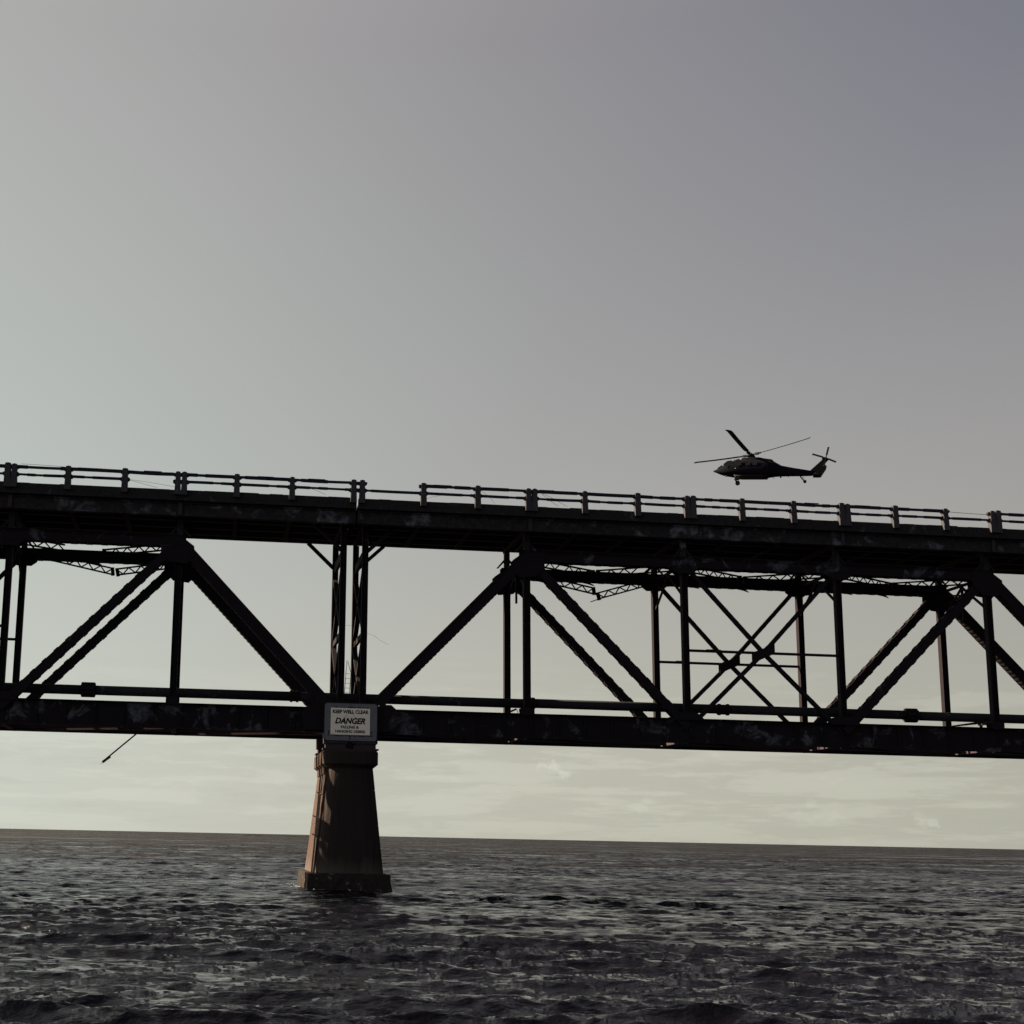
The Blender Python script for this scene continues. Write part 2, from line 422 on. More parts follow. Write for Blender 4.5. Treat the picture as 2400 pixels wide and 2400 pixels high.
    sn = t.add('ShaderNodeTexNoise', i_Vector=st.outputs[0], i_Scale=1.0, i_Detail=12.0, i_Roughness=.78)
    gust = t.ramp(sn.outputs['Fac'], [(.38, .30), (.50, 1.0), (.64, 1.5)])
    pat2 = t.ramp(noise(.09, .7, 1.0, 6.0, .7), [(.38, .30), (.50, .95), (.62, 1.45)])
    t.l.new(t.math('MULTIPLY', t.math('MULTIPLY', rgh, gust), pat2), p.inputs['Roughness'])
    oo = t.add('ShaderNodeOutputMaterial'); t.l.new(p.outputs[0], oo.inputs[0])
    me.materials.append(m)
    o['kind'] = 'structure'
    return o
build_sea()

# ------------------------------------------------------------------ the bridge
YN, YF = 65.0, 69.6              # near and far truss planes
ZT0, ZT1 = 17.80, 18.36          # top chord
ZB0, ZB1 = 8.12, 9.44            # bottom chord girder
ZTC, ZBC = 18.05, 8.85
DECKN, DECKF = 63.85, 70.75
UP_Y = (0, 1, 0)

def batten_mesh(h, d, w=.30, t=.03):
    """tie plate pair wrapping the top and bottom edges of a two-channel member, length along local X"""
    b = MB(); b.box(-w / 2, w / 2, -d / 2, d / 2, h / 2, h / 2 + t); b.box(-w / 2, w / 2, -d / 2, d / 2, -h / 2 - t, -h / 2)
    me = bpy.data.meshes.new('batten_plate'); me.from_pydata(b.v, [], b.f); me.update(); me.materials.append(M['steel'])
    return me
BAT_BIG = batten_mesh(.44, .46)
BAT_END = batten_mesh(.56, .52, .20, .02)

def laced(b, p, q, depth, w=.10, t=.08, pitch=.36, skip=()):
    """laced strut: two angles with single lacing between, in a vertical plane"""
    p = Vector(p); q = Vector(q); L = (q - p).length; a = (q - p) / L
    side = a.cross(Vector((0, 0, 1))).normalized(); u = side.cross(a)
    o = u * depth / 2
    b.bar(p + o, q + o, t, w); b.bar(p - o, q - o, t, w)
    n = int(L / pitch); sgn = 1
    for i in range(n):
        if i in skip: sgn = -sgn; continue
        s0 = p + a * (L * i / n); s1 = p + a * (L * (i + 1) / n)
        b.bar(s0 + o * sgn * .96, s1 - o * sgn * .96, .074, .014); sgn = -sgn
    return b

def plate(b, pts, y, t=.03):
    b.prism(pts, y - t / 2, y + t / 2)

def truss_plane(root, X, sgn, Y, near):
    """one truss: X = panel points from the pier outwards"""
    st = M['steel']
    n0, n1, n2, n3, n4, n5 = X
    # top chord: two webs, cover plate, scalloped ties below
    b = MB(); xa, xb = min(n1, n4) - .35, max(n1, n4) + .35
    b.box(xa, xb, Y - .24, Y - .21, ZT0, ZT1); b.box(xa, xb, Y + .21, Y + .24, ZT0, ZT1)
    b.box(xa, xb, Y - .30, Y + .30, ZT1, ZT1 + .025)
    for yy in (Y - .255, Y + .255):
        b.box(xa, xb, yy - .012 - .02, yy + .012 + .02, ZT0 - .012, ZT0 + .012)
        b.box(xa, xb, yy - .032, yy + .032, ZT1 - .09, ZT1 - .07)
    x = xa + .3
    while x < xb - .5:
        b.box(x, x + .34, Y - .26, Y + .26, ZT0 - .035, ZT0 - .014); x += .80
    b.build('top_chord', M['chord'] if near else M['steel'], root)
    # bottom chord: plate girder with flanges
    b = MB(); xa, xb = min(n0, n5) - .38, max(n0, n5) + .38
    b.box(xa, xb, Y - .012, Y + .012, ZB0 + .03, ZB1 - .03)
    b.box(xa, xb, Y - .24, Y + .24, ZB1 - .03, ZB1); b.box(xa, xb, Y - .24, Y + .24, ZB0, ZB0 + .03)
    b.box(xa, xb, Y - .035, Y - .013, ZB1 - .17, ZB1 - .031); b.box(xa, xb, Y - .035, Y - .013, ZB0 + .031, ZB0 + .17)
    bc = b.build('bottom_chord', M['chord'] if near else M['steel'], root)
    if near:
        sm = MB(); sm.box(-.045, .045, -.10, -.036, ZB0 + .18, ZB1 - .18); sme = None
        x = xa + .6
        while x < xb - .3:
            if sme is None:
                so = sm.build('stiffener', M['chord'], bc); so.location = (x, Y, 0); sme = so.data
            else: put('stiffener', sme, bc, (x, Y, 0))
            x += 1.48
        rv = MB()
        k = xa + .1
        while k < min(xb, 48):
            if k > -15: rv.box(k, k + .035, Y - .052, Y - .036, ZB1 - .115, ZB1 - .08)
            k += .15
        tag(rv.build('rivet_row', M['chord'], bc), kind='stuff')
    # verticals
    for i, xx in enumerate((n1, n2, n3, n4)):
        b = MB()
        wv = .36 if i in (0, 3) else .34
        b.box(xx - wv / 2, xx - wv / 2 + .03, Y - .17, Y + .17, ZB1, ZT0); b.box(xx + wv / 2 - .03, xx + wv / 2, Y - .17, Y + .17, ZB1, ZT0)
        b.box(xx - wv / 2 + .03, xx + wv / 2 - .03, Y - .012, Y + .012, ZB1, ZT0)
        v = b.build('vertical_post', st, root)
        # stub column carrying the deck, with its spreading foot
        b = MB(); b.box(xx - .15, xx + .15, Y - .14, Y + .14, ZT1 + .027, 19.38)
        b.prism([(xx - .15, ZT1 + .60), (xx - .62, ZT1 + .03), (xx - .50, ZT1 + .03), (xx - .15, ZT1 + .42)], Y - .03, Y + .03)
        b.prism([(xx + .15, ZT1 + .60), (xx + .15, ZT1 + .42), (xx + .50, ZT1 + .03), (xx + .62, ZT1 + .03)], Y - .03, Y + .03)
        b.build('deck_stub_column', M['beam'] if near else M['under'], root)
    # inclined end posts
    def brace(name, p, q, h, d, bm, spacing, webs=True, s0=.8, s1=.8):
        p = Vector(p); q = Vector(q); a = (q - p); L = a.length; a.normalize()
        b = MB()
        for s in (-1, 1):
            oy = Vector((0, s * (d / 2 - .02), 0))
            b.bar(p + oy, q + oy, h, .03, (0, 0, 1))
            for z in (-1, 1):
                u = Vector((-a.z, 0, a.x)) * z * (h / 2 - .01)
                b.bar(p + oy * .86 + u, q + oy * .86 + u, .02, .07, (0, 0, 1))
        br = b.build(name, st, root)
        if bm:
            ang = -math.atan2(a.z, a.x)
            t = s0
            while t < L - s1:
                c = p + a * t
                put('batten_plate', bm, br, tuple(c), (0, ang, 0)); t += spacing
        return br
    def solid(name, p, q, h, d):
        p = Vector(p); q = Vector(q); a = (q - p); L = a.length; a.normalize(); u = Vector((-a.z, 0, a.x))
        if u.z < 0: u = -u
        b = MB(); b.bar(p, q, h, d); b.bar(p + u * (h / 2 + .012), q + u * (h / 2 + .012), .02, d + .1)
        t = .8
        while t < L - .7:                       # lacing seen as teeth on the open lower face
            c = p + a * t - u * (h / 2 + .012)
            b.bar(c, c + a * .14, .022, d * .9); t += .30
        return b.build(name, st, root)
    solid('end_post', (n0 + sgn * .15, Y, 9.0), (n1, Y, ZTC), .56, .50)
    solid('end_post', (n5 - sgn * .15, Y, 9.0), (n4, Y, ZTC), .56, .50)
    brace('diagonal_brace', (n1, Y, ZTC), (n2, Y, ZBC + .1), .44, .46, BAT_BIG, .82, s0=1.2, s1=.9)
    brace('diagonal_brace', (n4, Y, ZTC), (n3, Y, ZBC + .1), .44, .46, BAT_BIG, .82, s0=1.2, s1=.9)
    # middle panel: light X bracing with a centre plate and a mid strut
    xm = (n2 + n3) / 2; zm = (ZTC + ZBC) / 2 - .25
    for (xa_, za, xb_, zb_) in ((n2, ZTC, xm, zm), (n3, ZTC, xm, zm), (n2, ZBC, xm, zm), (n3, ZBC, xm, zm)):
        b = MB(); b.bar((xa_, Y - .07, za), (xb_, Y - .07, zb_), .22, .02); b.bar((xa_, Y + .07, za), (xb_, Y + .07, zb_), .22, .02)
        p = Vector((xa_, Y, za)); q = Vector((xb_, Y, zb_)); a = (q - p).normalized(); t = 1.4
        while t < (q - p).length - .7:
            c = p + a * t; b.bar(c, c + a * .22, .235, .15); t += .95
        b.build('cross_brace', st, root)
    b = MB(); b.box(min(n2, n3) + .1, max(n2, n3) - .1, Y - .05, Y + .05, zm - .07, zm + .07)
    b.box(min(n2, n3) + 1.2, min(n2, n3) + 2.0, Y - .07, Y + .07, zm + .05, zm + .10)
    b.build('mid_strut', st, root)
    b = MB(); s = .62
    pts = [(xm - s, zm - .58), (xm - s, zm + .02), (xm + .1, zm + .30), (xm + s * .8, zm + .66), (xm + s, zm + .52), (xm + s, zm - .02), (xm - .15, zm - .36)]
    plate(b, pts, Y - .10); b.build('gusset_plate', st, root)
    b = MB(); plate(b, pts, Y + .10); b.build('gusset_plate', st, root)
    # gussets at the panel points
    def gus(pts, nm='gusset_plate'):
        for yo in (-.262, .262):
            b = MB(); plate(b, pts, Y + yo); b.build(nm, st, root)
    for xx, s_ in ((n1, sgn), (n4, -sgn)):
        gus([(xx - .62 * s_ * 1.3, ZT0 + .02), (xx - .80 * s_, 17.25), (xx - .45 * s_, 16.85), (xx + .45 * s_, 16.95), (xx + .95 * s_, ZT0 - .35),
             (xx + .95 * s_, ZT1 - .02), (xx - .1 * s_, ZT1 - .02)])
        gus([(xx - .35, ZB1 - .1), (xx - .35, ZB1 + .30), (xx + .35, ZB1 + .30), (xx + .35, ZB1 - .1)])
    for xx in (n2, n3):
        gus([(xx - .72, ZT0 + .1), (xx - .72, ZT0 - .10), (xx - .40, ZT0 - .34), (xx + .40, ZT0 - .34), (xx + .72, ZT0 - .10), (xx + .72, ZT0 + .1)])
        gus([(xx - .95, ZB1 - .1), (xx - .45, ZB1 + .34), (xx + .45, ZB1 + .34), (xx + .95, ZB1 - .1)])
    for xx, s_ in ((n0, sgn), (n5, -sgn)):
        gus([(xx - .30 * s_, ZB0 + .1), (xx - .30 * s_, ZB1 + .22), (xx + 1.5 * s_, ZB1 + .22), (xx + 2.1 * s_, ZB1 - .3), (xx + 1.9 * s_, ZB0 + .1)])
    # upright at the pier with its brackets up to the deck
    for xx, s_ in ((n0, sgn), (n5, -sgn)):
        b = MB(); wv = .33
        b.box(xx - wv / 2, xx - wv / 2 + .03, Y - .15, Y + .15, ZB1, 19.36); b.box(xx + wv / 2 - .03, xx + wv / 2, Y - .15, Y + .15, ZB1, 19.36)
        b.box(xx - wv / 2 + .03, xx + wv / 2 - .03, Y - .014, Y + .014, ZB1, 19.36)
        b.build('pier_post', st, root)
        b = MB(); b.bar((xx + .12 * s_, Y, 18.0), (xx + 1.62 * s_, Y, 19.42), .20, .16); b.build('knee_brace', st, root)

def span(root, X, sgn):
    st = M['steel']; un = M['under']
    truss_plane(root, X, sgn, YN, True)
    truss_plane(root, X, sgn, YF, False)
    n0, n1, n2, n3, n4, n5 = X
    # sway frames between the two trusses
    for i, xx in enumerate((n1, n2, n3, n4)):
        b = MB()
        b.bar((xx, YN, ZT0 + .2), (xx, YF, ZT0 + .2), .16, .10); ym = (YN + YF) / 2
        b.bar((xx, YF, 16.15), (xx, ym, ZT0 + .1), .13, .09); b.bar((xx, YN, 16.15), (xx, ym, ZT0 + .1), .13, .09)
        b.bar((xx, YN + .2, ZT0), (xx, YF - .2, ZT0 - .75), .10, .06) if i in (0, 3) else b.bar((xx, YF - .2, ZT0 + .05), (xx, ym + .9, ZT0 - .55), .09, .06)
        if i in (0, 3):
            b.bar((xx, YF - .2, ZT0), (xx, YN + .2, ZT0 - .75), .10, .06); b.bar((xx, ym, ZT0 + .1), (xx, ym, ZT0 - 1.9), .14, .10)
        b.build('sway_frame', st, root)
    # end frames at the pier: X lacing between near and far uprights
    for xx in (n0, n5):
        b = MB()
        for z0, z1 in ((9.5, 13.4), (13.6, 17.3)):
            b.bar((xx, YN, z0), (xx, YF, z1), .20, .26); b.bar((xx, YF, z0), (xx, YN, z1), .20, .26)
        b.bar((xx, YN, 13.5), (xx, YF, 13.5), .30, .16); b.bar((xx, YN, 17.9), (xx, YF, 17.9), .5, .16)
        b.build('end_frame', st, root)
    # top laterals: laced struts, most of them parted at mid panel
    ZL = ZT0 + .14
    lat = lambda b, p, q, s0, s1, dz=0.0, dz2=0.0, skip=(): laced(
        b, Vector(p).lerp(Vector(q), s0) + Vector((0, 0, dz)), Vector(p).lerp(Vector(q), s1) + Vector((0, 0, dz2)), .33, skip=skip)
    pan = ((n1, n2, .50, .53, 0), (n2, n3, .47, .51, 1), (n3, n4, .50, .52, 2))
    for xa, xb, e0, e1, k in pan:
        if xa > xb: xa, xb = xb, xa; k = 2 - k if k != 1 else 1
        for (pa, pb, s0, s1) in (((xa, YN, ZL), (xb, YF, ZL), .03, e0 if k != 2 else .30 if xb < 0 else .98),
                                 ((xa, YF, ZL), (xb, YN, ZL), e1, .97)):
            b = MB(); L0 = Vector(pa).lerp(Vector(pb), s0 if s0 > .1 else s1)
            lat(b, pa, pb, s0, s1, -.10 if s0 < .1 else -.14, -.14 if s0 < .1 else -.08, skip=(6,) if k == 0 else ())
            if e1 == s0 or s1 == e0:
                c = Vector(pa).lerp(Vector(pb), s0 if e1 == s0 else s1) + Vector((0, 0, -.13))
                b.box(c.x - .10, c.x + .10, c.y - .12, c.y + .12, c.z - .19, c.z + .19)
            b.build('lateral_strut', st, root)
    # lower sway laterals, broken and sagging in the first inner panel
    fx = (min(n1, n2), max(n1, n2))
    for (p, q, end) in (((fx[0] + 1.6, 69.0, 17.83), (fx[0] + 5.0, 69.0, 17.16), 1), ((fx[0] + 5.25, 69.0, 16.86 if sgn > 0 else 17.13), (fx[0] + 8.3, 69.0, 17.80 if sgn > 0 else 17.66), 0)):
        b = MB(); laced(b, p, q, .34, pitch=.34)
        c = Vector(q if end else p)
        b.bar(c + Vector((0, 0, .22)), c + Vector((.06 if end else .10, 0, -.24)), .20, .10, (1, 0, 0))
        if sgn > 0:
            b.bar(c + Vector((.0, 0, -.2)), c + Vector((.34 if end else -.42, 0, -.24 if end else -.36)), .05, .04)
        b.build('broken_strut', st, root)
    # torn strips hanging from the laterals and the far top chord
    for k, (fx_, yy_, zz_, dx_, dz_) in enumerate(((.22, 68.9, 17.60, .9, -.10), (.55, 69.2, 17.62, .7, -.16), (.78, 67.8, 17.62, -.6, -.20), (.40, 66.9, 17.7, .5, -.28))):
        for xa_, xb_ in ((n1, n2), (n2, n3), (n3, n4)):
            x_ = xa_ + (xb_ - xa_) * (fx_ + random.uniform(-.06, .06)); b = MB()
            b.poly([(x_, yy_ - .04, zz_), (x_ + dx_ * .45, yy_ - .05, zz_ + dz_ * .35), (x_ + dx_, yy_ - .02, zz_ + dz_), (x_ + dx_ * .9, yy_ + .02, zz_ + dz_ * .6 + .06), (x_ + dx_ * .4, yy_ + .04, zz_ + .10), (x_ - .1, yy_ + .04, zz_ + .12)],
                   [(0, 1, 2, 3, 4, 5), (5, 4, 3, 2, 1, 0)])
            b.build('torn_strip', st, root)
    # floor beams, stringers and far-side decking of the old railway level
    nodes = [n0, n1, n2, n3, n4, n5]
    for xx in nodes:
        b = MB(); b.box(xx - .15, xx + .15, YN + .25, YF - .25, ZB0 + .05, ZB1 - .45); b.build('floor_beam', un, root)
    for yy in (66.3, 68.3):
        b = MB(); b.box(min(n0, n5) + .2, max(n0, n5) - .2, yy - .15, yy + .15, ZB0 + .1, ZB1 - .52); b.build('stringer', un, root)
    for a_, c_ in zip(nodes[:-1], nodes[1:]):
        b = MB(); b.bar((a_, YN + .2, ZB0 + .02), (c_, YF - .2, ZB0 + .02), .10, .3); b.build('bottom_lateral', un, root)
    # road deck
    xe0, xe1 = (n0 - sgn * .54, n5 + sgn * .54); x0, x1 = min(xe0, xe1), max(xe0, xe1)
    sb = MB()
    sb.box(x0, x1, DECKN, DECKF, 20.06, 20.36)
    sb.build('road_slab', M['slab'], root)
    for yy0, yy1 in ((DECKN + .0, DECKN + .30), (DECKF - .30, DECKF)):
        b = MB(); x = x0
        while x < x1 - .01:                        # kerb with chipped, uneven top
            xn = min(x1, x + random.uniform(.5, 1.9)); h = 20.64 + random.choice((0, 0, 0, .012, -.014, .02))
            b.box(x, xn, yy0 + .02, yy1, 20.362, h); x = xn
        b.build('kerb', M['slab'], root)
    be = MB(); be.box(x0, x1, 64.18, 64.42, 19.36, 20.058); be.box(x0, x1, 64.10, 64.46, 19.30, 19.358)
    be.box(x0, x1, 64.10, 64.18, 19.96, 20.03)
    be.build('edge_beam', M['beam'], root)
    be = MB(); be.box(x0, x1, 70.10, 70.35, 19.56, 20.058); be.build('edge_beam', un, root)
    for yy in (65.0, 66.5, 68.1, 69.6):
        b = MB(); b.box(x0 + .05, x1 - .05, yy - .12, yy + .12, 19.62, 20.055); b.build('deck_stringer', un, root)
    k = 0
    for a_, c_ in zip(nodes[:-1], nodes[1:]):
        for j in range(3):
            xx = a_ + (c_ - a_) * j / 3
            b = MB(); b.box(xx - .12, xx + .12, 64.44, 70.08, 19.395 if j == 0 else 19.55, 19.615); b.build('cross_beam', st, root)
    b = MB(); b.box(n5 - .12, n5 + .12, 64.44, 70.08, 19.395, 19.615); b.build('cross_beam', st, root)
    # fish plates on the edge beam at every panel point
    for xx in nodes[1:]:
        b = MB(); b.box(xx - .10, xx + .10, 64.06, 64.095, 19.32, 20.02); b.build('splice_plate', M['under'], root)
    # railing: concrete posts outside the kerb, two lines of steel channel
    def post_bm(dx=0, wtop=.26, wbot=.34, h=21.60):
        b = MB(); y0, y1 = DECKN - .16, DECKN + .12
        b.hexa([(-wbot / 2, y0 - .03, 20.34), (wbot / 2, y0 - .03, 20.34), (wbot / 2, y1, 20.34), (-wbot / 2, y1, 20.34),
                (-wtop / 2, y0, h), (wtop / 2, y0, h), (wtop / 2, y1, h), (-wtop / 2, y1, h)])
        b.box(-.05, .05, y0 + .02, y0 + .12, h - .02, h + .025)
        return b
    bracket = MB()
    for zz in (21.46, 21.06):
        dz = .035 if zz < 21.2 else .0
        bracket.prism([(-.26, zz - .05), (-.19, zz - .11), (.19, zz - .11), (.26, zz - .05), (.26, zz + .05), (.19, zz + .06 + dz), (-.19, zz + .06 + dz), (-.26, zz + .05)], DECKN - .11, DECKN + .07)
    brk = None; pm = {}
    xs = []
    for i, (a_, c_) in enumerate(zip(nodes[:-1], nodes[1:])):
        for j in range(3):
            xx = a_ + (c_ - a_) * j / 3
            if i == 0 and j == 0: xs.append((n0 - sgn * .36, False))
            elif j == 0: xs.append((xx, True))
            else: xs.append((xx, False))
    xs.append((n5 + sgn * .36, False))
    fins = []
    for xx, dbl in xs:
        for dx in ((-.17, .17) if dbl else (0,)):
            key = random.choice((0, 1, 2))
            if key not in pm:
                o = post_bm(h=21.58 + .02 * key, wtop=.24 + .02 * key).build('railing_post', M['post'], root); pm[key] = o.data
            else: o = put('railing_post', pm[key], root)
            o.location = (xx + dx, 0, 0); o.rotation_euler = (0, 0, 0)
            if brk is None:
                bo = bracket.build('rail_bracket', M['rail'], o); brk = bo.data
            else: bo = put('rail_bracket', brk, o)
        fins.append(xx)
    fins = sorted(fins)
    for xa, xb in zip(fins[:-1], fins[1:]):
        xm_ = (xa + xb) / 2
        top, mid = True, True
        if abs(xm_ - 8.9) < 1.0: top = False          # fallen top rail beside the joint
        if abs(xm_ + 3.85) < 1.2: mid = False         # fallen middle rail
        if abs(xm_ - 41.8) < 1.2: top = False
        for zz, on in ((21.46, top), (21.06, mid)):
            if not on: continue
            for side_y in (DECKN - .06, DECKF + .06):
                b = MB(); hh = .18 if zz > 21.2 else .145
                sag = random.uniform(-.03, .01); n = 7
                pts = [Vector((xa + (xb - xa) * t / n, side_y, zz + sag * math.sin(PI * t / n))) for t in range(n + 1)]
                for p, q in zip(pts[:-1], pts[1:]):
                    k2 = random.random(); h2 = hh * (1 if k2 > .25 else .75)
                    b.bar(p, q + (q - p) * .02, h2, .06)
                if zz > 21.2 and random.random() < .5:
                    s0 = xa + random.uniform(.1, .4) * (xb - xa); s1 = s0 + random.uniform(.8, 1.5)
                    b.box(s0, min(s1, xb), side_y - .03, side_y + .03, zz + .060, zz + .105)
                b.build('rail', M['rail'], root)
    return root

XR = [7.63 + 8.9 * i for i in range(6)]
XL = [6.45 - 8.82 * i for i in range(6)]
span_r = thing('bridge_span', (0, 0, 0), 'rusted black steel truss span carrying a road deck, right of the concrete pier', 'bridge span',
               'rusted truss spans of the old bridge')
span(span_r, XR, 1)
span_l = thing('bridge_span', (0, 0, 0), 'rusted black steel truss span with road deck on top, left of the concrete pier', 'bridge span',
               'rusted truss spans of the old bridge')
span(span_l, XL, -1)

# move the empties to the base of each span without moving the parts
def rebase(root, loc):
    root.location = loc
    for o in list(COL.objects):
        if o.parent is root:
            o.location = Vector(o.location) - Vector(loc)
rebase(span_r, (7.63, YN, ZB0))
rebase(span_l, (6.45, YN, ZB0))

# ------------------------------------------------------------------ water pipe
pipe = thing('water_pipe', (7, 66, 9.8), 'long dark pipe with couplings running along the bridge just above the bottom chord', 'pipe')
O = (7, 66, 9.8); YP = 66.0
b = MB()
xs = [-38, -28.4, -18.0, -6.84, 4.05, 17.05, 27.90, 38.86, 49, 52]
for xa, xb in zip(xs[:-1], xs[1:]):
    b = MB(); zz = 10.11 + (.015 if (int(xa) % 2) else -.015)
    b.tube([(xa + .02, YP, zz), (xb - .02, YP, zz)], .255, 20)
    b.build('pipe_section', M['pipe'], pipe, True, O)
for xc, w_, r_, bolts in ((-6.84, .74, .40, 1), (4.05, .50, .33, 0), (17.05, .34, .34, 0), (27.90, .66, .325, 0), (38.86, .66, .40, 1)):
    b = MB(); b.tube([(xc - w_ / 2, YP, 10.11), (xc + w_ / 2, YP, 10.11)], r_ * .86, 20)
    for s in (-1, 1): b.tube([(xc + s * (w_ / 2 - .09) - .05, YP, 10.11), (xc + s * (w_ / 2 - .09) + .05, YP, 10.11)], r_, 20)
    if bolts:
        for k in range(10):
            t = 2 * PI * k / 10; b.tube([(xc - w_ / 2 + .02, YP + .36 * math.cos(t), 10.11 + .36 * math.sin(t)), (xc + w_ / 2 - .02, YP + .36 * math.cos(t), 10.11 + .36 * math.sin(t))], .05, 6)
    b.build('pipe_coupling', M['steel'], pipe, False, O)
for xx in XR[1:] + XL[1:]:
    b = MB(); b.box(xx - .07, xx + .07, 65.1, 66.5, 9.70, 9.85); b.box(xx - .07, xx + .07, 66.28, 66.36, 9.45, 9.70); b.build('pipe_bracket', M['under'], pipe, False, O)

# ------------------------------------------------------------------ pier
XP = 7.0
pier = thing('concrete_pier', (XP, 67, 0), 'tapering concrete bridge pier standing in the sea, its left side sunlit orange', 'bridge pier')
O = (XP, 67, 0)
def plan(w, y0, y1, nose, z, step=.0, n=10):
    """stadium-like outline: flat flanks and a rounded nose at both ends, nose set in by step"""
    pts = []
    wn = w - step
    for k in range(n + 1):                   # near nose from right to left
        t = PI * k / n
        cx, cy = math.cos(t), math.sin(t)
        px = wn * (abs(cx) ** .60) * (1 if cx > 0 else -1 if cx < 0 else 0)
        pts.append((XP + px, y0 + nose - nose * (cy ** .9 if cy > 0 else 0), z))
    ring = pts + [(XP - w, y0 + nose + (.001 if step == 0 else .0), z)]
    ring += [(XP - w, y1 - nose, z)]
    for k in range(n + 1):
        t = PI * k / n
        cx, cy = -math.cos(t), math.sin(t)
        px = wn * (abs(cx) ** .60) * (1 if cx > 0 else -1 if cx < 0 else 0)
        ring.append((XP + px, y1 - nose + nose * (cy ** .9 if cy > 0 else 0), z))
    ring += [(XP + w, y1 - nose, z), (XP + w, y0 + nose, z)]
    return ring
b = MB()
zs = [(6.30, 1.22), (5.2, 1.345), (5.15, 1.33), (5.12, 1.352), (3.4, 1.545), (3.36, 1.53), (3.33, 1.552), (2.2, 1.68), (.88, 1.84)]
b.loft([plan(wd, 64.15 - (6.3 - z) * .02, 70.9 + (6.3 - z) * .05, .75, z, .10) for z, wd in zs])
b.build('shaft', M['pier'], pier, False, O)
b = MB()
b.loft([plan(1.24, 64.10, 70.9, .75, 6.30), plan(1.46, 63.9, 71.1, .8, 6.48), plan(1.46, 63.9, 71.1, .8, 7.10), plan(1.36, 64.0, 71.0, .8, 7.22)])
b.build('cap', M['pier'], pier, False, O)
b = MB()
for k, dx in enumerate((-1.515, -1.47)):
    b.box(XP + dx, XP + dx + .06, 64.9 + .7 * k, 65.1 + .7 * k, 6.42, 7.12)
b.box(XP - 1.30, XP - 1.26, 65.2, 70, 6.0, 6.4)
b.build('cap_rib', M['joint'], pier, False, O)
b = MB(); x0, x1 = XP - 2.17, XP + 2.08
def rect(x0, x1, y0, y1, z, j=.0):
    n = 14; pts = []
    for i in range(n): pts.append((x0 + (x1 - x0) * i / n, y0 + random.uniform(-j, j), z + random.uniform(-j, j)))
    for i in range(n): pts.append((x1 + random.uniform(-j, j), y0 + (y1 - y0) * i / n, z + random.uniform(-j, j)))
    for i in range(n): pts.append((x1 - (x1 - x0) * i / n, y1 + random.uniform(-j, j), z + random.uniform(-j, j)))
    for i in range(n): pts.append((x0 + random.uniform(-j, j), y1 - (y1 - y0) * i / n, z + random.uniform(-j, j)))
    return pts
b.loft([rect(x0 - .03, x1 + .08, 63.6, 71.3, -1.5, .01), rect(x0 - .02, x1 + .06, 63.62, 71.3, .1, .03), rect(x0, x1, 63.66, 71.25, .5, .035), rect(x0 + .03, x1 - .02, 63.7, 71.2, .86, .015)])
b.build('footing', M['base'], pier, False, O)
for zz, wd, yy in ((4.95, 1.375, 65.9), (3.72, 1.51, 66.6), (2.75, 1.62, 65.6)):
    b = MB(); b.tube([(XP - wd + .02, yy - .7, zz - .05), (XP - wd - .06, yy - .3, zz), (XP - wd - .07, yy + .4, zz + .03), (XP - wd - .16, yy + .8, zz + .10)], .028, 6)
    b.build('exposed_rebar', M['joint'], pier, False, O)
# bearings under the two spans
for xx in (6.2, 7.8):
    for yy in (YN, YF):
        b = MB(); b.box(xx - .60, xx + .60, yy - .5, yy + .5, 7.56, 8.115); b.box(xx - .66, xx + .66, yy - .55, yy + .55, 7.225, 7.30)
        b.box(xx - .52, xx + .52, yy - .42, yy + .42, 7.30, 7.56)
        b.build('bearing_block', M['under'], pier, False, O)

# ------------------------------------------------------------------ warning sign
SY = 64.50; sx0, sx1, sz0, sz1 = 5.57, 8.36, 7.68, 9.66
sign = thing('warning_sign', ((sx0 + sx1) / 2, SY, sz0), 'blue grey danger sign board with smaller cream notice, on the truss above the pier', 'sign')
O = ((sx0 + sx1) / 2, SY, sz0)
def rrect(x0, x1, z0, z1, r, n=6):
    pts = []
    for cx, cz, a0 in ((x1 - r, z0 + r, -PI / 2), (x1 - r, z1 - r, 0), (x0 + r, z1 - r, PI / 2), (x0 + r, z0 + r, PI)):
        for k in range(n + 1):
            t = a0 + PI / 2 * k / n; pts.append((cx + r * math.cos(t), cz + r * math.sin(t)))
    return pts
b = MB(); b.prism(rrect(sx0 - .038, sx1 + .038, sz0 - .038, sz1 + .038, .19), SY + .004, SY + .03); b.build('board_rim', M['pipe'], sign, False, O)
b = MB(); b.prism(rrect(sx0 - .030, sx1 + .030, sz0 - .030, sz1 + .030, .18), SY, SY + .003); b.build('board_border', M['board_edge'], sign, False, O)
b = MB(); b.prism(rrect(sx0 + .015, sx1 - .015, sz0 + .015, sz1 - .015, .15), SY - .005, SY - .001); b.build('board_face', M['board'], sign, False, O)
nx0, nx1, nz0, nz1 = 5.90, 7.975, 8.00, 9.395
b = MB(); b.prism([(nx0, nz0), (nx1, nz0 + .005), (nx1 - .005, nz1), (nx0, nz1 + .01)], SY - .032, SY - .012); b.build('notice', M['notice'], sign, False, O)
for z in (8.2, 9.0):
    b = MB(); b.box(sx0 + .2, sx1 - .2, SY + .031, SY + .07, z, z + .08); b.build('mounting_batten', M['under'], sign, False, O)
for xx in (5.95, 7.95):
    b = MB(); b.box(xx - .04, xx + .04, SY + .071, YN - .241, 8.2, 8.28); b.box(xx - .04, xx + .04, SY + .071, YN - .241, 9.0, 9.08); b.build('mounting_arm', M['under'], sign, False, O)

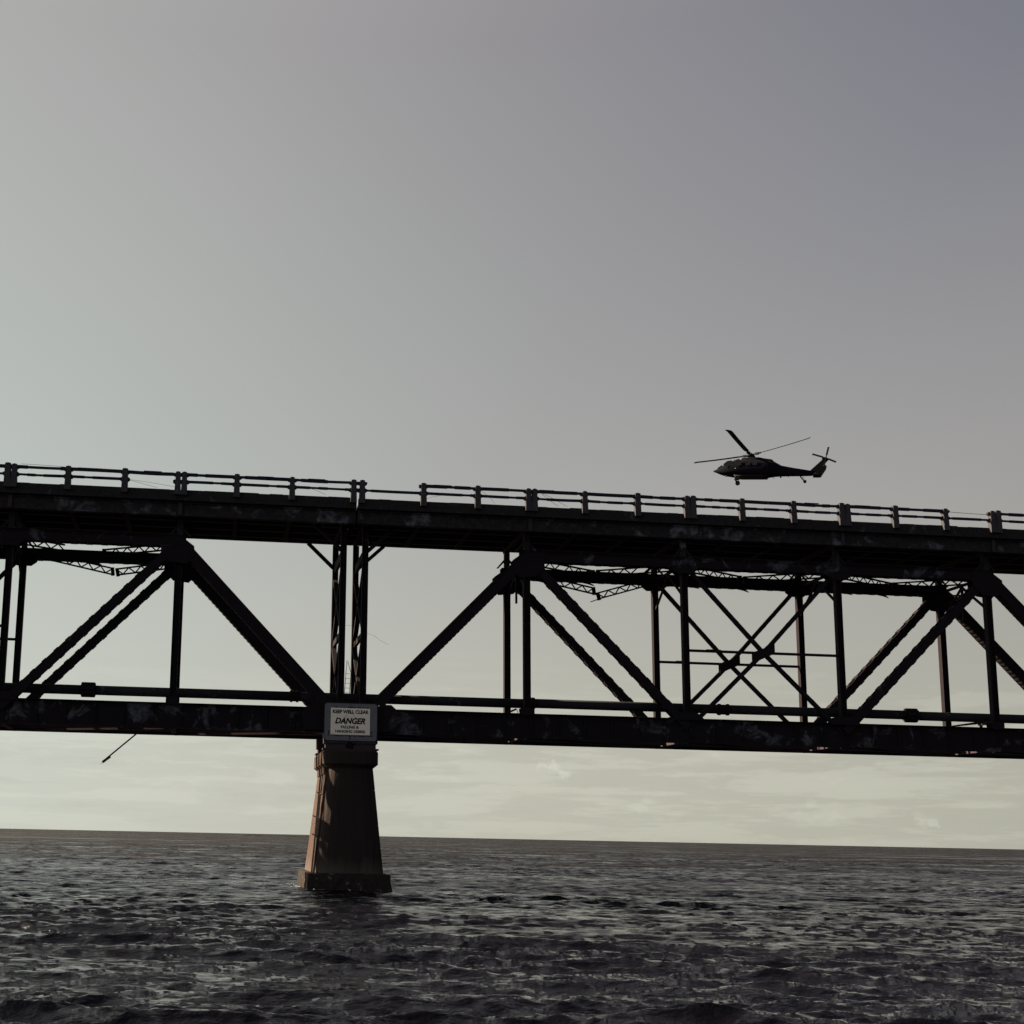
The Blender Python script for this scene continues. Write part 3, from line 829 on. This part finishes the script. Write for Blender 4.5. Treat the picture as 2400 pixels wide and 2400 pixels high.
def text(body, width, height, cx, cz, y, name='lettering', shear=0.0, bold=.012, squeeze_font=None):
    cu = bpy.data.curves.new('lettering', 'FONT'); cu.body = body; cu.align_x = 'CENTER'; cu.shear = shear
    cu.offset = bold; cu.extrude = .0; cu.space_character = .98; cu.resolution_u = 4
    tmp = bpy.data.objects.new('tmp', cu); COL.objects.link(tmp)
    bpy.context.view_layer.update()
    me = bpy.data.meshes.new_from_object(tmp.evaluated_get(bpy.context.evaluated_depsgraph_get()))
    bpy.data.objects.remove(tmp)
    n = len(me.vertices); co = np.zeros(n * 3, np.float32); me.vertices.foreach_get('co', co); co = co.reshape(-1, 3)
    mn, mx = co.min(0), co.max(0)
    x = (co[:, 0] - (mn[0] + mx[0]) / 2) / (mx[0] - mn[0]) * width
    z = (co[:, 1] - (mn[1] + mx[1]) / 2) / (mx[1] - mn[1]) * height
    out = np.stack([x + cx - O[0], np.full(n, y - O[1]), z + cz - O[2]], -1).astype(np.float32)
    me.vertices.foreach_set('co', out.ravel()); me.update(); me.name = name
    me.materials.clear(); me.materials.append(M['ink'])
    o = bpy.data.objects.new(name, me); COL.objects.link(o); o.parent = sign
    md = o.modifiers.new('thick', 'SOLIDIFY'); md.thickness = .003; md.offset = 0
    return o
YT = SY - .035
mid = (nx0 + nx1) / 2
text('KEEP WELL CLEAR', 1.90, .20, mid + .01, 9.21, YT, bold=.042)
text('DANGER', 1.60, .325, mid - .01, 8.73, YT, shear=.28, bold=.042)
text('FALLING &', .94, .155, mid - .02, 8.405, YT, bold=.036)
text('HANGING DEBRIS', 1.57, .155, mid, 8.175, YT, bold=.036)
text('FALLING DEBRIS', 2.36, .29, 6.95, 8.06, SY - .009, bold=.004)
text('CAUTION', 1.85, .30, 6.95, 9.315, SY - .009, bold=.02)
b = MB()
cx, cz, h_ = mid, 8.72, .50
for p, q in (((cx - h_ * .9, cz + .02), (cx, cz + h_ + .04)), ((cx, cz + h_ + .04), (cx + h_ * .85, cz)), ((cx + h_ * .85, cz), (cx + .02, cz - h_ - .02)), ((cx + .02, cz - h_ - .02), (cx - h_ * .9, cz + .02))):
    b.bar((p[0], SY - .0335, p[1]), (q[0], SY - .0335, q[1]), .016, .002)
b.build('crease_line', M['crease'], sign, False, O)
b = MB(); b.box(nx0 + .06, nx0 + .20, SY - .0345, SY - .0325, 8.045, 8.058); b.build('maker_mark', M['ink'], sign, False, O)
b = MB(); b.box(mid - .012, mid + .012, SY - .0075, SY - .0055, 9.43, 9.62); b.box(mid - .03, mid + .01, SY - .0075, SY - .0055, 7.72, 7.92)
b.build('faded_streak', M['ink'], sign, False, O)
b = MB(); b.tube([(8.43, SY - .02, 9.57), (8.43, SY + .03, 9.57)], .035, 10); b.build('bolt', M['lamp_glass'], sign, False, O)

# ------------------------------------------------------------------ hanging bar, ladder, loose wires
bar = thing('hanging_bar', (-4.3, 67, 8.0), 'thin broken steel bar dangling from the underside of the left span', 'steel bar')
b = MB(); b.bar((-4.05, 67, 8.15), (-5.98, 67, 6.42), .075, .06); b.bar((-5.60, 67, 6.70), (-6.0, 67, 6.38), .13, .08); b.build('bar', M['under'], bar, False, (-4.3, 67, 8.0))
b = MB(); b.bar((-5.98, 67, 6.44), (-6.07, 67, 6.27), .02, .02); b.build('frayed_tip', M['wire'], bar, False, (-4.3, 67, 8.0))

lad = thing('ladder', (7.0, 66.9, 9.5), 'thin iron ladder with pointed top standing between the twin posts above the pier', 'ladder')
O = (7.0, 66.9, 9.5); YL = 66.9
for pts in ([(6.86, YL, 9.5), (6.84, YL, 10.4), (6.90, YL, 11.5), (6.95, YL, 12.28)], [(7.10, YL, 9.5), (7.12, YL, 10.5), (7.18, YL, 11.58), (7.0, YL, 12.2)]):
    b = MB(); b.tube(pts, .016, 6); b.build('stile', M['ladder'], lad, False, O)
for k in range(8):
    z = 9.7 + k * .262; b = MB(); b.tube([(6.85, YL, z), (7.14, YL, z)], .011, 6); b.build('rung', M['ladder'], lad, False, O)

def wire(pts, label, r=.007):
    t = thing('loose_wire', pts[0], label, 'wire', 'loose wires on the bridge')
    P = [Vector(p) for p in pts]; res = []
    for i in range(len(P) - 1):
        p0 = P[max(i - 1, 0)]; p1 = P[i]; p2 = P[i + 1]; p3 = P[min(i + 2, len(P) - 1)]
        for k in range(5):
            u = k / 5; res.append(.5 * ((2 * p1) + (p2 - p0) * u + (2 * p0 - 5 * p1 + 4 * p2 - p3) * u * u + (3 * p1 - p0 - 3 * p2 + p3) * u ** 3))
    res.append(P[-1])
    b = MB(); b.tube(res, r, 5); b.build('strand', M['wire'], t, False, pts[0])
YW = DECKN - .1
wire([(7.75, 66, 13.72), (8.3, 66, 13.55), (8.7, 66, 13.28), (9.1, 66, 13.08)], 'faint wire trailing from the right-hand post above the pier', .006)
wire([(6.6, 66.5, 14.15), (7.1, 66.5, 14.16), (7.55, 66.5, 14.10)], 'faint wire bridging the gap between the twin posts', .006)
wire([(-5.25, YW, 21.05), (-4.2, YW, 20.95), (-3.2, YW, 20.82), (-2.5, YW, 20.72)], 'wire sagging across the railing bay with no middle rail', .008)
wire([(-5.2, YW, 21.06), (-4.6, YW, 20.9), (-3.6, YW, 20.66)], 'lower of two wires in the railing bay with no middle rail', .008)
wire([(3.75, YW, 21.08), (4.6, YW, 20.98), (5.3, YW, 20.72)], 'wire drooping in the last railing bay left of the deck joint', .008)
wire([(16.9, YW, 21.42), (17.6, YW, 21.15), (18.5, YW, 20.68)], 'upper of two wires slanting from the double post right of the gap in the rail', .009)
wire([(17.1, YW, 21.32), (17.5, YW, 21.0), (18.0, YW, 20.68)], 'lower of two wires slanting from the double post right of the gap in the rail', .009)
wire([(13.75, YW, 21.35), (14.2, YW, 21.0), (14.5, YW, 20.66)], 'thin wire leaning in the railing bay above the right span hip', .007)
wire([(11.5, YW, 20.95), (11.0, YW, 20.85), (10.6, YW, 20.66)], 'short wire by the first full-height rail right of the joint', .007)
wire([(40.4, YW, 21.42), (41.8, YW, 21.38), (43.1, YW, 21.36)], 'taut cable in place of a missing top rail at the far right', .014)
wire([(-10.7, YW, 21.60), (-9.2, YW, 21.58), (-8.3, YW, 21.54)], 'thin cable lying over the top rail at the far left', .010)

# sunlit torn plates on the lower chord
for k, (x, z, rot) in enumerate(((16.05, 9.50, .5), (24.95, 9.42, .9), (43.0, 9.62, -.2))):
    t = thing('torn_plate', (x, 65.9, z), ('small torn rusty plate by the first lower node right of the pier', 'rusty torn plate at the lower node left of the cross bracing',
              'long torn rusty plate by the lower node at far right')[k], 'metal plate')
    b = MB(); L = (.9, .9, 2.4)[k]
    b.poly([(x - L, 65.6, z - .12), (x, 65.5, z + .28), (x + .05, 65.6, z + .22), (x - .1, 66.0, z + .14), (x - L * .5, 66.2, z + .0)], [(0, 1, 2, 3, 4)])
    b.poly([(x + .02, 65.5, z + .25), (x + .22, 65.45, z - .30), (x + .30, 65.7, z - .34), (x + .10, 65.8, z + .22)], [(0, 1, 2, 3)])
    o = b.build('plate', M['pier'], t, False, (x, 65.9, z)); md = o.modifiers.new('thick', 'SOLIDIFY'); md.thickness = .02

# ------------------------------------------------------------------ helicopter
HX, HY, HZ = 76.12, 167.52, 58.72
heli = thing('helicopter', (HX, HY, HZ), 'dark military style helicopter with four blade rotor flying left above the bridge', 'helicopter')
AZ = math.radians(24.436)
heli.rotation_mode = 'XYZ'
heli.rotation_euler = (0, math.radians(4.2), -AZ)
KX, KZ = .0593 / 4.83, .0625 / 4.83
def hx(zx): return (zx - 765) * KX
def hz(zy): return (430 - zy) * KZ
def hpart(name, b, mat, smooth=False, parent=None, bevel=0): return b.build(name, mat, parent or heli, smooth, (0, 0, 0), bevel)
def ring(x, zt, zb, hw, n=20, pw=.62, taper=1.0):
    cz, hh = (zt + zb) / 2, (zt - zb) / 2; r = []
    for k in range(n):
        t = 2 * PI * k / n; c, s = math.cos(t), math.sin(t)
        r.append((x, hw * (abs(c) ** pw) * (1 if c > 0 else -1) * (taper if s > 0 else 1), cz + hh * (abs(s) ** pw) * (1 if s > 0 else -1)))
    return r
# sections: station, top, bottom, half width
sec = [(352, 602, 612, .08), (385, 590, 622, .34), (430, 566, 640, .62), (480, 534, 655, .86), (530, 502, 664, 1.02), (590, 490, 672, 1.12), (680, 482, 678, 1.18),
       (800, 482, 682, 1.18), (900, 486, 683, 1.18), (968, 492, 684, 1.14), (990, 494, 676, 1.08), (1050, 510, 668, .92), (1120, 548, 664, .70), (1250, 572, 664, .50),
       (1350, 588, 664, .40), (1440, 603, 662, .32), (1500, 612, 658, .22)]
b = MB(); b.loft([ring(hx(a), hz(t_), hz(bt), hw) for a, t_, bt, hw in sec]); hpart('fuselage', b, M['heli'], True)
sec2 = [(575, 486, 500, .35), (620, 470, 510, .62), (690, 457, 520, .82), (760, 452, 520, .90), (860, 452, 520, .92), (930, 466, 525, .90), (1012, 478, 530, .82), (1025, 490, 530, .60), (1060, 515, 540, .3)]
b = MB(); b.loft([ring(hx(a), hz(t_), hz(bt), hw, taper=.85) for a, t_, bt, hw in sec2]); hpart('engine_cowling', b, M['heli'], True)
b = MB(); b.loft([ring(hx(a), hz(t_), hz(bt), hw) for a, t_, bt, hw in ((600, 660, 687, .9), (700, 664, 690, 1.0), (900, 664, 690, 1.0), (972, 668, 690, .9))]); hpart('belly_tank', b, M['heli_dark'], True)
def hprism(pts, y0, y1, name, mat, parent=None, bevel=0):
    b = MB(); b.prism([(hx(a), hz(c)) for a, c in pts], y0, y1); return hpart(name, b, mat, False, parent, bevel)
hprism([(1430, 610), (1560, 484), (1590, 448), (1612, 452), (1645, 466), (1600, 522), (1590, 560), (1520, 655), (1440, 662)], -.13, .13, 'tail_fin', M['heli'], bevel=.05)
hprism([(1500, 560), (1540, 552), (1610, 558), (1620, 563), (1545, 680), (1465, 674), (1430, 662)], -2.1, -.14, 'stabilator', M['heli_dark']) if False else None
b = MB()        # stabilator: tilted slab across the tail
for yy0, yy1 in ((-2.15, 2.15),):
    b.prism([(hx(1588), hz(555)), (hx(1618), hz(566)), (hx(1560), hz(662)), (hx(1532), hz(664)), (hx(1472), hz(662)), (hx(1500), hz(640))], -.95, .95)
hpart('stabilator', b, M['heli_dark'], bevel=.04)
b = MB(); b.tube([(hx(1580), 0, hz(470)), (hx(1580), -.42, hz(470))], .22, 12); b.tube([(hx(1605), -.2, hz(468)), (hx(1605), -.55, hz(468))], .13, 12); hpart('tail_rotor_hub', b, M['blade'])
for dx, dz in ((25, 125), (-150, 45), (112, -48), (-25, -125)):
    b = MB(); c = Vector((hx(1605), -.48, hz(468))); e = c + Vector((dx * KX, 0, dz * KZ))
    d = (e - c).normalized(); b.bar(c + d * .15, c + d * .5, .14, .06, UP_Y if False else (0, 0, 1)); b.bar(c + d * .45, e, .25, .05)
    hpart('tail_rotor_blade', b, M['blade'])
# main rotor
hubp = Vector((hx(770), 0, hz(418)))
b = MB(); b.tube([(hx(775), 0, hz(460)), (hx(772), 0, hz(410))], [.34, .26], 14); b.tube([hubp + Vector((0, 0, -.18)), hubp + Vector((0, 0, .12))], [.62, .42], 14)
b.tube([hubp + Vector((.05, 0, .1)), hubp + Vector((.06, 0, .30))], .16, 10); hpart('rotor_hub', b, M['blade'])
for vec, pitch in (((-8.1, 2.9, -.52), .04), ((8.0, -2.9, 1.30), -.24), ((-2.9, -7.9, .95), .0), ((2.9, 7.9, .30), .0)):
    v = Vector(vec); L = v.length; a = v.normalized()
    side = a.cross(Vector((0, 0, 1))).normalized(); side = (side + Vector((0, 0, 1)) * math.tan(pitch)).normalized(); u = side.cross(a)
    b = MB()
    b.bar(hubp + a * .3, hubp + a * 1.5, .16, .26); b.bar(hubp + a * .7, hubp + a * 1.15, .26, .44)
    ch = .74; rings = []
    for t, k, sw in ((1.35, .5, 0), (1.7, 1, 0), (3.5, 1, 0), (5.5, 1, 0), (8.0, 1, 0), (8.35, .95, .05), (8.72, .62, .32)):
        c = hubp + a * t + Vector((0, 0, .004 * t * t)) ; th = .045
        sgn_ = 1
        rings.append([tuple(c + side * (sw + ch * k * .5)), tuple(c + side * sw + u * th), tuple(c + side * (sw - ch * k * .5)), tuple(c + side * sw - u * th)])
    b.loft(rings); hpart('rotor_blade', b, M['blade'])
# wheels, struts, small fittings
for yy in (-1.35, 1.35):
    b = MB(); b.tube([(hx(596), yy * .75, hz(672)), (hx(618), yy, hz(700))], .10, 8); b.tube([(hx(644), yy * .8, hz(676)), (hx(638), yy, hz(705))], .03, 6)
    lg = hpart('landing_gear_leg', b, M['heli_dark'])
    b = MB(); b.tube([(hx(632), yy - .13, hz(716)), (hx(632), yy + .13, hz(716))], .33, 20); hpart('wheel', b, M['tyre'], False, lg)
b = MB(); b.tube([(hx(1330), 0, hz(664)), (hx(1372), 0, hz(716))], .08, 8); b.tube([(hx(1350), 0, hz(676)), (hx(1372), 0, hz(682)), (hx(1376), 0, hz(706))], .035, 6)
lg = hpart('tail_gear_leg', b, M['heli_dark'])
b = MB(); b.tube([(hx(1386), -.11, hz(727)), (hx(1386), .11, hz(727))], .22, 18); hpart('wheel', b, M['tyre'], False, lg)
for pts in ([(1030, 672), (1035, 685), (1044, 694)], [(1202, 664), (1202, 683)], [(585, 478), (590, 466)]):
    b = MB(); b.tube([(hx(a), 0, hz(c)) for a, c in pts], .03, 6); hpart('antenna', b, M['heli_dark'])
b = MB(); b.box(hx(1108), hx(1126), -.1, .1, hz(684), hz(664)); hpart('underside_pod', b, M['heli_dark'])
b = MB(); b.tube([(hx(500), -.1, hz(660)), (hx(500), -.1, hz(672))], .12, 10); hpart('landing_light', b, M['lamp_glass'])
for nm, pts in (('cockpit_window', [(480, 540), (520, 508), (560, 500), (566, 560), (520, 572), (478, 570)]), ('cockpit_door_window', [(608, 502), (668, 502), (672, 560), (604, 566)]),
                ('cabin_window', [(718, 512), (772, 512), (772, 560), (718, 560)]), ('cabin_window', [(795, 512), (846, 512), (846, 560), (795, 560)])):
    w0 = 1.19 if nm != 'cockpit_window' else 1.03
    b = MB()
    for s_ in (-1, 1):
        b.prism([(hx(a), hz(c)) for a, c in pts], s_ * w0, s_ * (w0 + .025) )
    hpart(nm, b, M['glass'])
b = MB(); b.poly([(hx(400), -.45, hz(578)), (hx(400), .45, hz(578)), (hx(450), .6, hz(545)), (hx(450), -.6, hz(545))], [(0, 1, 2, 3)])
b.poly([(hx(465), -.70, hz(536)), (hx(465), .70, hz(536)), (hx(515), .8, hz(499)), (hx(515), -.8, hz(499))], [(0, 1, 2, 3)])
o = hpart('windscreen', b, M['glass'])
b = MB(); b.tube([(hx(660), -1.22, hz(490)), (hx(660), -1.30, hz(490))], .14, 12); hpart('side_lamp', b, M['lamp_glass'])
b = MB(); b.tube([(hx(602), -1.16, hz(597)), (hx(602), -1.22, hz(597))], .07, 8); hpart('step_plate', b, M['lamp_glass'])

# ------------------------------------------------------------------ far reef line, froth and painted sun glints
def at_sea(x_dir, dist):
    return (math.sin(x_dir) * dist, math.cos(x_dir) * dist)
reef = MB()
rr = random.Random(3)
cx, cy = at_sea(math.radians(3.6), 1650)
for k in range(90):
    x = cx - 62 + k * 1.25 + rr.uniform(-.5, .5); y = cy + rr.uniform(-3, 3); h = rr.uniform(.25, .75); w_ = rr.uniform(.8, 2.2)
    reef.poly([(x - w_, y - 1.5, -.3), (x + w_, y - 1.5, -.3), (x + w_, y + 1.5, -.3), (x - w_, y + 1.5, -.3), (x - w_ * .5, y - .6, h), (x + w_ * .6, y - .5, h * .8), (x + w_ * .4, y + .6, h), (x - w_ * .5, y + .5, h * .9)],
              [(3, 2, 1, 0), (4, 5, 6, 7), (0, 1, 5, 4), (1, 2, 6, 5), (2, 3, 7, 6), (3, 0, 4, 7)])
tag(reef.build('rock_reef', M['base'], None), 'low dark line of rocks awash on the horizon left of the pier', 'rocks', kind='stuff')
foam_glints = MB()
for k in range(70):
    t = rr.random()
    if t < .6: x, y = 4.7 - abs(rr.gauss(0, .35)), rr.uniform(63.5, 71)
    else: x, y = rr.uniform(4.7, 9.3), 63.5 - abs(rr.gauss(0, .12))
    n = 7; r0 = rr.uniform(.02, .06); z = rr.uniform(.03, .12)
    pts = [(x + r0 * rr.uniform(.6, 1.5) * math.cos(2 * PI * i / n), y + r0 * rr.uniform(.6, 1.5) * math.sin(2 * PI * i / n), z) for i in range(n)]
    foam_glints.poly(pts + [(x, y, z + r0 * .5)], [(i, (i + 1) % n, n) for i in range(n)])
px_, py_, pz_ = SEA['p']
for (x0, x1, y0, y1, num) in ((-16, 5, 52, 115, 120), (-8, 4, 24, 50, 34), (5, 45, 45, 120, 26), (3, 20, 22, 40, 8), (-2, 4.6, 62, 72, 30)):  # crest flecks added to stand for sun glints on the water
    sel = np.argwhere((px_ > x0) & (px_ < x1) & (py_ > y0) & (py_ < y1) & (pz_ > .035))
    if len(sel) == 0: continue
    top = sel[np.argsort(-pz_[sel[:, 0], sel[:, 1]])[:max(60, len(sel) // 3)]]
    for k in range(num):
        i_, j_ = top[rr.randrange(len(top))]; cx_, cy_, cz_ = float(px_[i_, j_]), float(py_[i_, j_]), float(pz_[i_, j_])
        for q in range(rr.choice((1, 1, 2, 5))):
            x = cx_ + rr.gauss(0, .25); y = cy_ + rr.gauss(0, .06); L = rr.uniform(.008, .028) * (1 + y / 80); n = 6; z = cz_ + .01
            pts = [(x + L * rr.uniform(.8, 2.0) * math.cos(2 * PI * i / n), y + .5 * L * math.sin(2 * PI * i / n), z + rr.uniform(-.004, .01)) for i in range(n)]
            foam_glints.poly(pts + [(x, y, z + L * .45)], [(i, (i + 1) % n, n) for i in range(n)])
tag(foam_glints.build('foam_glint_flecks', M['foam_glints'], None), 'pale flecks added as sun glints on the wave crests, with froth and more glints round the foot of the pier', 'foam_glints', kind='stuff')
